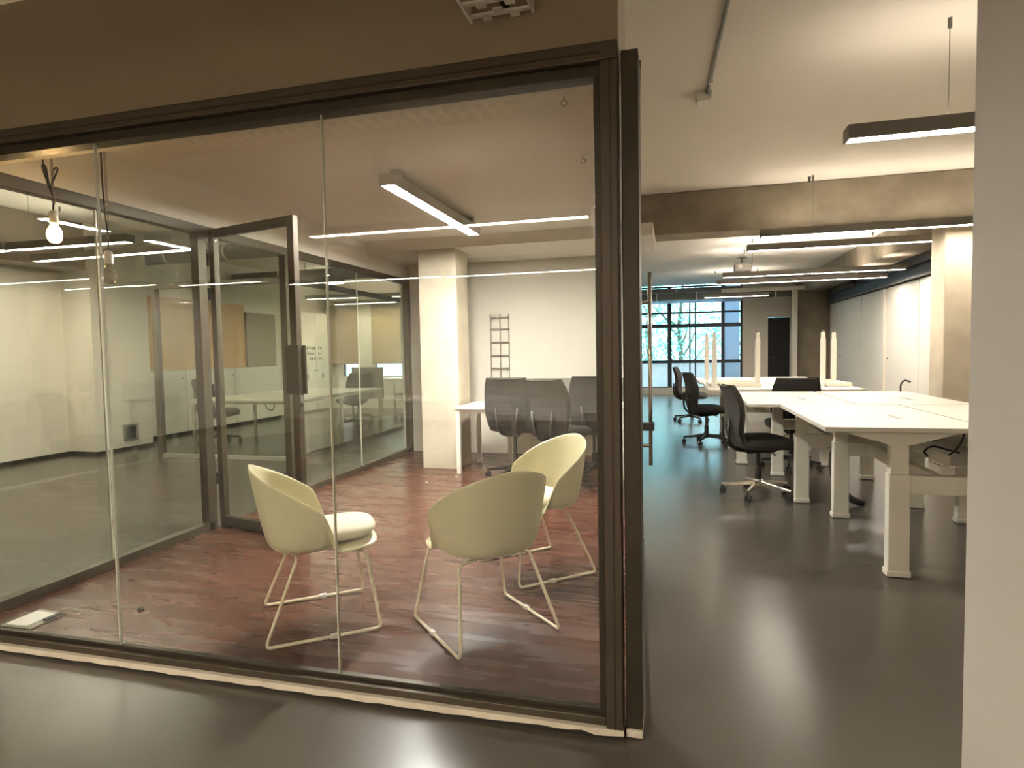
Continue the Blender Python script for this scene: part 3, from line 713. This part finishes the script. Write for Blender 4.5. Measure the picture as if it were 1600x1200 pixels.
# ================================================================ small things in the glass room
fb = thing('floor_box', 'grey floor socket box with a white card lying on it', 'floor box', (-2.97, 2.18, .006)); O = (-2.97, 2.18, .006)
build('frame', MB().box(-3.06, -2.88, 2.085, 2.27, .006, .014), 'grey_metal', fb, origin=O, bev=.002)
build('lid', MB().box(-3.045, -2.92, 2.10, 2.245, .014, .017), 'paper', fb, origin=O)
build('latch', MB().box(-2.91, -2.885, 2.17, 2.25, .014, .022), 'steel_dark', fb, origin=O)
def crumb(name, label, cat, x, y, r, m, zf=.006):
    b = MB(); n = 7; pr = [(r * .9, 0), (r, r * .25), (r * .5, r * .5)]
    b.lathe(pr, n, (0, 0, 0)); b.v = [(a * (1 + .35 * math.sin(3 * i)), c * (.7 + .3 * math.cos(2 * i)), d) for i, (a, c, d) in enumerate(b.v)]
    o = build(name, b, m, None); o.location = (x, y, zf); tag(o, label, cat)
crumb('plug_cap', 'small black scrap on the floor near the floor box', 'scrap', -2.559, 2.386, .020, 'dark_plastic')
crumb('paint_chip', 'white speck on the floor near the corner post', 'scrap', -.272, 2.50, .007, 'spark')
crumb('paint_chip', 'white speck on the floor at the foot of the inner desk', 'scrap', -2.12, 5.75, .014, 'spark')
crumb('floor_plug', 'black mark on the wood floor right of the middle chair', 'scrap', -.65, 2.643, .013, 'dark_plastic')
crumb('paint_chip', 'white speck on the floor between column and left chair', 'scrap', -2.31, 5.43, .012, 'spark')
for x, y, lb in ((-.502, 2.974, 'small metal ceiling hook near the top right of the front glass'), (-.54, 3.895, 'small metal ceiling hook farther back in the glass room')):
    o = build('ceiling_hook', MB().tube([(.0, 0, 0), (0, 0, -.02)], .002, 5).tube([(.014 * math.sin(a), 0, -.034 + .014 * math.cos(a)) for a in [q * PI / 5 for q in range(10)]], .0022, 5, closed=True), 'steel_dark', None)
    o.location = (x, y, ZR); tag(o, lb, 'hook', 'ceiling hooks')

# ================================================================ cable tray mirrored in the front glass / above the viewer
ct = thing('cable_tray', 'L-shaped perforated cable tray above, mirrored in the front glass', 'cable tray', (-.51, 1.5, 2.30)); O = (-.51, 1.5, 2.30)
z0 = 2.30
build('side_rail', MB().box(-.62, -.612, 1.41, 1.905, z0, z0 + .06), 'galv', ct, origin=O)
build('side_rail', MB().box(-.418, -.410, 1.20, 1.905, z0, z0 + .06), 'galv', ct, origin=O)
build('side_rail', MB().box(-2.9, -.62, 1.402, 1.41, z0, z0 + .06), 'galv', ct, origin=O)
build('side_rail', MB().box(-2.9, -.41, 1.20, 1.208, z0, z0 + .06), 'galv', ct, origin=O)
rung_me = None
def rung(loc, rz):
    global rung_me
    if rung_me is None:
        o = build('rung', MB().box(-.098, .098, -.008, .008, 0, .008).box(-.06, -.03, .008, .03, 0, .005).box(.03, .06, .008, .03, 0, .005).box(-.015, .015, -.03, -.008, 0, .005), 'galv', ct); rung_me = o.data
    else:
        o = bpy.data.objects.new('rung', rung_me); C.objects.link(o); o.parent = ct
    o.location = (loc[0] - O[0], loc[1] - O[1], loc[2] - O[2]); o.rotation_euler = (0, 0, rz)
y = 1.25
while y < 1.9: rung((-.515, y, z0 + .002), 0); y += .07
x = -2.86
while x < -.66: rung((x, 1.305, z0 + .002), PI / 2); x += .07
build('hanger', MB().tube([(-.515, 1.32, z0 + .06), (-.515, 1.32, CZ)], .005, 6).tube([(-2.0, 1.305, z0 + .06), (-2.0, 1.305, CZ)], .005, 6).box(-.62, -.41, 1.31, 1.33, z0 + .055, z0 + .065).box(-2.01, -1.99, 1.2, 1.41, z0 + .055, z0 + .065), 'galv', ct, origin=O)
build('power_cable', MB().tube([(-2.9, 1.3, z0 + .03), (-.6, 1.31, z0 + .03), (-.52, 1.4, z0 + .03), (-.5, 1.9, z0 + .03)], .012, 8), 'cable', ct, origin=O)

# ================================================================ ceiling items in the office
jb = thing('junction_box', 'white ceiling junction box fed by a thin conduit', 'junction box', (.215, 4.5, CZ)); O = (.215, 4.5, CZ)
build('box', MB().box(.165, .265, 4.42, 4.56, CZ - .055, CZ), 'wall', jb, origin=O, bev=.006)
build('lid', MB().box(.17, .26, 4.425, 4.555, CZ - .065, CZ - .055), 'white_metal', jb, origin=O, bev=.004)
build('conduit', MB().tube([(.235, 4.42, CZ - .018), (.275, 3.3, CZ - .018), (.30, 2.4, CZ - .018)], .012, 8), 'duct', jb, origin=O)
build('clip', MB().box(.232, .262, 4.24, 4.26, CZ - .034, CZ), 'galv', jb, origin=O)
for x, y, lb in ((1.37, 6.95, 'small black bolt on the ceiling in front of the concrete beam'), (.93, 8.7, 'small black ceiling bolt just behind the concrete beam'), (.75, 9.6, 'small black ceiling bolt left of the ceiling projector')):
    o = build('ceiling_bolt', MB().lathe([(.010, -.045), (.010, -.02), (.016, -.018), (.016, 0)], 8), 'steel_dark', None); o.location = (x, y, CZ); tag(o, lb, 'bolt', 'ceiling bolts')
pj = thing('projector', 'small grey ceiling projector between the linear lights', 'projector', (1.30, 12.6, CZ)); O = (1.30, 12.6, CZ)
build('pole', MB().tube([(1.30, 12.6, CZ), (1.30, 12.6, CZ - .14)], .02, 10), 'duct', pj, origin=O)
bd = build('body', MB().box(1.16, 1.46, 12.45, 12.75, CZ - .28, CZ - .13), 'alu_light', pj, origin=O, bev=.015)
build('lens', MB().tube([(1.25, 12.45, CZ - .2), (1.25, 12.41, CZ - .2)], .04, 14), 'white_lacquer', bd, origin=O)
build('mount_plate', MB().box(1.22, 1.38, 12.52, 12.68, CZ - .015, CZ), 'steel_dark', pj, origin=O)
dk = thing('ceiling_duct', 'round grey duct running across above the tree window', 'duct', (.4, 16.6, 2.62)); O = (.4, 16.6, 2.62)
build('pipe', MB().tube([(-.98, 16.6, 2.62), (3.0, 16.6, 2.62)], .10, 18), 'duct', dk, smooth=True, origin=O)
for x in (-.4, .6, 1.6, 2.5): build('joint_band', MB().tube([(x - .015, 16.6, 2.62), (x + .015, 16.6, 2.62)], .106, 18), 'galv', dk, origin=O)
for x in (0.1, 2.0): build('hanger', MB().box(x - .01, x + .01, 16.59, 16.61, 2.72, CZ), 'galv', dk, origin=O)
pf = thing('portal_frame', 'white steel post and lintel beside the far black door', 'frame', (3.0, 16.4, 0)); O = (3.0, 16.4, 0)
build('post', MB().box(2.86, 2.98, 16.35, 16.45, 0, 2.66), 'wall', pf, origin=O, bev=.006)
build('lintel', MB().box(1.2, 4.38, 16.36, 16.44, 2.66, 2.76), 'wall', pf, origin=O, bev=.006)
cn = thing('steel_channel', 'dark grey steel channel running above the tall white cabinets', 'channel', (3.72, 12.3, 2.33)); O = (3.72, 12.3, 2.33)
build('web', MB().box(3.70, 3.712, 7.6, 16.55, 2.30, 2.50), 'steel_dark', cn, origin=O)
build('flange', MB().box(3.62, 3.70, 7.6, 16.55, 2.49, 2.50).box(3.62, 3.70, 7.6, 16.55, 2.30, 2.31), 'steel_dark', cn, origin=O)
for y in (8.2, 10.2, 12.2, 14.2, 16.2): build('hanger', MB().box(3.66, 3.68, y - .01, y + .01, 2.50, 2.62), 'steel_dark', cn, origin=O)

# ================================================================ tall white cabinets on the right
YC = [8.4, 10.0, 10.93, 12.45, 13.95, 15.5, 16.55]
CL = ['tall white cabinet hidden mostly behind the pale concrete column', 'narrow tall white cabinet next to the pale concrete column', 'wide tall white cabinet lit from above, second beyond the column',
      'tall white cabinet with a protruding end post, third beyond the column', 'tall white cabinet fourth beyond the column', 'farthest tall white cabinet beside the dark opening']
for i, (a, b) in enumerate(zip(YC[:-1], YC[1:])):
    t = thing('tall_cabinet', CL[i], 'cabinet', (4.0, (a + b) / 2, 0), 0, 'tall white cabinets along the right wall'); O = (4.0, (a + b) / 2, 0)
    build('body', MB().box(3.78, 4.39, a + .003, b - .003, .05, 2.29), 'wall', t, origin=O)
    build('plinth', MB().box(3.80, 4.38, a + .003, b - .003, 0, .05), 'curb_dark', t, origin=O)
    d = build('door', MB().box(3.745, 3.776, a + .010, b - .010, .06, 2.285), 'white_lacquer', t, origin=O, bev=.003)
    ky = a + .10 if i % 2 else b - .10
    build('lock', MB().tube([(3.745, ky, 1.02), (3.735, ky, 1.02)], .014, 10), 'steel_dark', d, origin=O)
    if i == 3: build('end_post', MB().box(3.70, 3.775, a - .005, a + .11, .05, 2.30), 'white_lacquer', t, origin=O, bev=.004)
# lamp arm peeping over desks by the column
cable('cable', [(2.04, 6.36, .822), (2.04, 6.36, .89), (2.07, 6.36, .93), (2.12, 6.36, .91)], .008, 'thin dark curved cable end standing up at the far edge of the second desk')

# ================================================================ second glass room on the left
gp = thing('glass_partition', 'front glass of the second glass room with a bright bottom rail', 'glass wall', (-5.4, 6.32, 0)); O = (-5.4, 6.32, 0)
def g2(n, b, m, p=gp, **k): return build(n, b, m, p, origin=O, **k)
g2('bottom_rail', MB().box(-6.34, -4.40, 6.29, 6.35, 0, .045), 'alu_light', bev=.003)
g2('top_rail', MB().box(-6.34, -4.40, 6.29, 6.35, 2.12, 2.19), 'bronze', bev=.003)
for x in (-6.34, -4.46): g2('post', MB().box(x, x + .07, 6.285, 6.355, .0, 2.12), 'bronze', bev=.003)
for a, b in ((-6.27, -5.37), (-5.36, -4.46)): g2('pane', MB().box(a, b, 6.316, 6.324, .045, 2.12), 'glass_green')
gs = thing('glass_partition', 'side glass of the second glass room along the corridor', 'glass wall', (-4.42, 9.6, 0)); O = (-4.42, 9.6, 0)
g2('bottom_rail', MB().box(-4.45, -4.40, 6.36, 12.9, 0, .04), 'bronze_dark', gs)
g2('top_rail', MB().box(-4.45, -4.40, 6.36, 12.9, 2.12, 2.19), 'bronze', gs)
ys = [6.36, 7.6, 8.85, 10.2, 11.6, 12.9]
for a, b in zip(ys[:-1], ys[1:]): g2('pane', MB().box(-4.43, -4.422, a + .005, b - .005, .04, 2.12), 'glass_green', gs)
# long desk
t = thing('desk', 'long white desk on chrome legs in the second glass room', 'desk', (-5.45, 8.0, 0)); O = (-5.45, 8.0, 0)
build('tabletop', MB().box(-6.22, -4.68, 6.72, 9.25, .675, .70), 'white_lacquer', t, origin=O, bev=.003)
build('frame_tube', MB().box(-6.2, -4.70, 6.735, 6.765, .64, .675).box(-6.2, -4.7, 9.2, 9.23, .64, .675).box(-6.2, -6.17, 6.765, 9.2, .64, .675).box(-4.73, -4.70, 6.765, 9.2, .64, .675), 'chrome', t, origin=O)
for x, y in ((-6.19, 6.75), (-4.71, 6.75), (-6.19, 7.98), (-4.71, 7.98), (-6.19, 9.21), (-4.71, 9.21)):
    build('leg', MB().box(x - .018, x + .018, y - .018, y + .018, 0, .64), 'chrome', t, origin=O)
o = build('cable', MB().tube(arc_corner([(-5.75, 7.6, .66), (-5.70, 7.6, .50), (-5.60, 7.6, .46), (-5.55, 7.6, .58), (-5.65, 7.6, .64)], .05, 5), .010, 6), 'cable', None, smooth=True); tag(o, 'black cable loop hanging under the long chrome-legged desk', 'cable')
o = build('cable', MB().tube(arc_corner([(-5.3, 7.7, .66), (-5.33, 7.7, .4), (-5.42, 7.7, .15), (-5.36, 7.7, .02), (-5.2, 7.7, .01)], .08, 5), .010, 6), 'cable', None, smooth=True); tag(o, 'black cable dropping from the long chrome-legged desk to the floor', 'cable')
# low cabinets and boards along the far left
for i, (a, b) in enumerate(((7.5, 8.25), (8.25, 9.4), (9.4, 10.75))):
    lb = ['narrow low cream cabinet at the left under the tan board', 'low cream cabinet in the middle under the tan board', 'low cream cabinet at the right under the grey-brown board'][i]
    t = thing('low_cabinet', lb, 'cabinet', (-7.85, (a + b) / 2, 0), 0, 'low cream cabinets'); O = (-7.85, (a + b) / 2, 0)
    build('body', MB().box(-8.04, -7.71, a + .002, b - .002, .06, 1.05), 'white_lacquer', t, origin=O)
    build('plinth', MB().box(-8.03, -7.73, a + .002, b - .002, 0, .06), 'curb_dark', t, origin=O)
    d = build('door', MB().box(-7.71, -7.69, a + .008, b - .008, .065, 1.045), 'white_lacquer', t, origin=O, bev=.003)
    build('lock', MB().tube([(-7.69, b - .06, .93), (-7.68, b - .06, .93)], .012, 8), 'steel_dark', d, origin=O)
t = build('wall_board', MB().box(-8.04, -8.0, 7.55, 10.1, 1.06, 2.25), 'tan', None, bev=.004); tag(t, 'large tan wall board above the low cream cabinets', 'board')
t = build('wall_board', MB().box(-8.04, -8.0, 10.16, 11.05, 1.06, 2.12), 'greybrown', None, bev=.004); tag(t, 'grey-brown wall board to the right of the tan board', 'board')
for i, (a, b) in enumerate(((11.35, 12.03), (12.03, 12.52))):
    lb = ['tall pale cabinet with dark handwriting, left door', 'tall pale cabinet with dark handwriting, right door'][i]
    t = thing('tall_cabinet', lb, 'cabinet', (-7.85, (a + b) / 2, 0), 0, 'tall pale cabinets with handwriting'); O = (-7.85, (a + b) / 2, 0)
    build('body', MB().box(-8.04, -7.71, a + .002, b - .002, .05, 2.2), 'white_lacquer', t, origin=O)
    d = build('door', MB().box(-7.71, -7.69, a + .006, b - .006, .06, 2.19), 'white_lacquer', t, origin=O, bev=.003)
    build('lock', MB().tube([(-7.69, (b - .05) if i == 0 else (a + .05), .93), (-7.68, (b - .05) if i == 0 else (a + .05), .93)], .014, 8), 'steel_dark', d, origin=O)
    ink = MB(); rnd = random.Random(3 + i)
    for row, z in enumerate((1.42, 1.30, 1.19)):
        y = a + .08 + (.18 * row if i == 0 else 0); end = b - .06 if i == 0 else b - .25
        while y < end:
            wv = .03 + rnd.random() * .05; pts = [(-7.688, y + wv * q / 6, z + (.022 + .02 * rnd.random()) * math.sin(q * 1.9 + rnd.random())) for q in range(7)]
            ink.tube(pts, .006, 4); y += wv + .035
    ink.tube([(-7.688, (a + b) / 2 + .035 * math.cos(q), .80 + .05 * math.sin(q)) for q in [k * PI / 6 for k in range(12)]], .007, 4, closed=True)
    build('handwriting', ink, 'ink', d, origin=O)
# roller shades at the far window
for a, b, lb in ((-7.90, -7.15, 'beige roller shade at the left of the far window'), (-6.79, -6.02, 'beige roller shade at the right of the far window')):
    t = thing('roller_shade', lb, 'shade', ((a + b) / 2, 12.94, 1.05), 0, 'beige roller shades'); O = ((a + b) / 2, 12.94, 1.05)
    build('fabric', MB().box(a, b, 12.938, 12.942, 1.06, 2.40), 'tan_shade', t, origin=O)
    build('bottom_bar', MB().box(a, b, 12.932, 12.948, 1.04, 1.06), 'bronze', t, origin=O)
    build('roller', MB().tube([(a, 12.95, 2.42), (b, 12.95, 2.42)], .028, 12), 'alu_light', t, smooth=True, origin=O)
    build('pull_cord', MB().tube([(b - .03, 12.93, 2.40), (b - .03, 12.93, .9)], .003, 5), 'alu_light', t, origin=O)
t = thing('desk', 'small white desk by the blue window at the far end', 'desk', (-5.5, 12.2, 0)); O = (-5.5, 12.2, 0)
build('tabletop', MB().box(-6.1, -4.7, 11.85, 12.6, .66, .74), 'white_lacquer', t, origin=O, bev=.003)
for x in (-6.05, -4.75):
    for y in (11.9, 12.55): build('leg', MB().tube([(x, y, 0), (x, y, .66)], .018, 8), 'chrome', t, origin=O)
o = thing('desk_screen', 'grey screen standing behind the far chairs in the second glass room', 'screen', (-6.05, 11.3, 0)); O = (-6.05, 11.3, 0)
build('panel', MB().box(-6.4, -5.7, 11.28, 11.32, .35, 1.0), 'grey_screen', o, origin=O, bev=.005)
for x in (-6.3, -5.8): build('foot', MB().box(x - .02, x + .02, 11.1, 11.5, 0, .03).box(x - .015, x + .015, 11.285, 11.315, .03, .35), 'chrome', o, origin=O)
# vent on the pier
vt = thing('wall_vent', 'small square grey vent low on the white wall pier', 'vent', (-7.245, 6.74, .13)); O = (-7.245, 6.74, .13)
build('frame', MB().box(-7.25, -7.235, 6.63, 6.86, .125, .155).box(-7.25, -7.235, 6.63, 6.86, .325, .355).box(-7.25, -7.235, 6.63, 6.66, .155, .325).box(-7.25, -7.235, 6.83, 6.86, .155, .325), 'grey_metal', vt, origin=O)
for k in range(5): build('slat', MB().box(-7.248, -7.238, 6.66, 6.83, .165 + k * .034, .180 + k * .034), 'steel_dark', vt, origin=O)
build('back_plate', MB().box(-7.2505, -7.2485, 6.66, 6.83, .155, .325), 'steel_dark', vt, origin=O)
# ducts under the left ceiling
for y, z, lb in ((7.3, 2.72, 'grey duct crossing the ceiling at the front of the second glass room'), (9.9, 2.72, 'grey duct crossing the ceiling deeper in the second glass room')):
    t = thing('ceiling_duct', lb, 'duct', (-5.6, y, z), 0, 'grey ceiling ducts on the left'); O = (-5.6, y, z)
    build('pipe', MB().tube([(-8.0, y, z), (XG - .12, y, z)], .11, 16), 'duct', t, smooth=True, origin=O)
    for x in (-7, -6, -5, -4): build('joint_band', MB().tube([(x - .015, y, z), (x + .015, y, z)], .116, 16), 'galv', t, origin=O)
    for x in (-6.5, -4.5): build('hanger', MB().box(x - .01, x + .01, y - .01, y + .01, z + .1, CZ), 'galv', t, origin=O)

# ================================================================ outside: terrace, planter and trees
struct('floor_terrace', MB().box(-3.5, 4.0, 17.45, 19.6, -.1, .05), 'terrace')
pl = thing('planter', 'weathered brick planter wall outside the far window', 'planter', (.3, 19.4, .05)); O = (.3, 19.4, .05)
build('wall', MB().box(-3.0, 3.5, 19.3, 19.55, .05, .82), 'brick_red', pl, origin=O)
build('coping', MB().box(-3.05, 3.55, 19.26, 19.59, .82, .88), 'terrace', pl, origin=O)
def tree(label, x, y, h, seed, n=1100):
    rnd = random.Random(seed); t = thing('tree', label, 'tree', (x, y, -3), 0, 'trees outside the far window')
    tr = MB(); tr.tube([(0, 0, 0), (.05, 0, 3), (-.08, .05, 5), (.1, 0, h)], [.13, .10, .08, .03], 8)
    cl = []
    for k in range(9):
        z = 3.4 + rnd.random() * (h - 3.6); a = rnd.random() * 2 * PI; r = .5 + rnd.random() * 1.1
        e = (r * math.cos(a), r * math.sin(a), z + .6); tr.tube([(0, 0, z - .4), (e[0] * .5, e[1] * .5, z), e], [.045, .03, .012], 6); cl.append(e)
    build('trunk', tr, 'bark', t, smooth=True)
    lf = MB()
    for k in range(n):
        c = rnd.choice(cl); s = .55
        p = Vector((c[0] + rnd.gauss(0, s), c[1] + rnd.gauss(0, s), c[2] + rnd.gauss(0, s * .8)))
        u = Vector((rnd.gauss(0, 1), rnd.gauss(0, 1), rnd.gauss(0, 1))).normalized(); v = u.orthogonal().normalized(); q = .05 + rnd.random() * .05
        i = len(lf.v); lf.v += [tuple(p - u * q), tuple(p + v * q * .5), tuple(p + u * q), tuple(p - v * q * .5)]; lf.f.append((i, i + 1, i + 2, i + 3))
    o = build('leaves', lf, 'leaf', t); o['kind'] = 'stuff'
for i, (x, y, h) in enumerate(((-2.2, 23.0, 6.6), (.3, 22.6, 6.9), (2.6, 23.2, 6.5), (-1.0, 27.0, 7.4), (3.2, 28.0, 7.2))):
    tree(['leafy tree at the left outside the far window', 'leafy tree in the middle outside the far window', 'leafy tree at the right outside the far window', 'taller leafy tree farther out behind the middle tree', 'leafy tree farther out on the right'][i], x, y, h, i + 11)

# ================================================================ furniture behind the viewer, faintly mirrored in the front glass
t = thing('desk', 'long white desk faintly mirrored in the front glass', 'desk', (-4.2, -2.9, 0)); O = (-4.2, -2.9, 0)
build('tabletop', MB().box(-7.0, -1.6, -3.3, -2.5, .695, .72), 'white_lacquer', t, origin=O, bev=.003)
for x in (-6.9, -4.3, -1.7):
    for y in (-3.24, -2.56): build('leg', MB().box(x - .022, x + .022, y - .022, y + .022, 0, .695), 'white_metal', t, origin=O)
place(pB, uB, (-5.6, -.75, 0), math.radians(-80), 'dark office chair faintly mirrored at the far left of the front glass', 'chairs mirrored in the front glass')
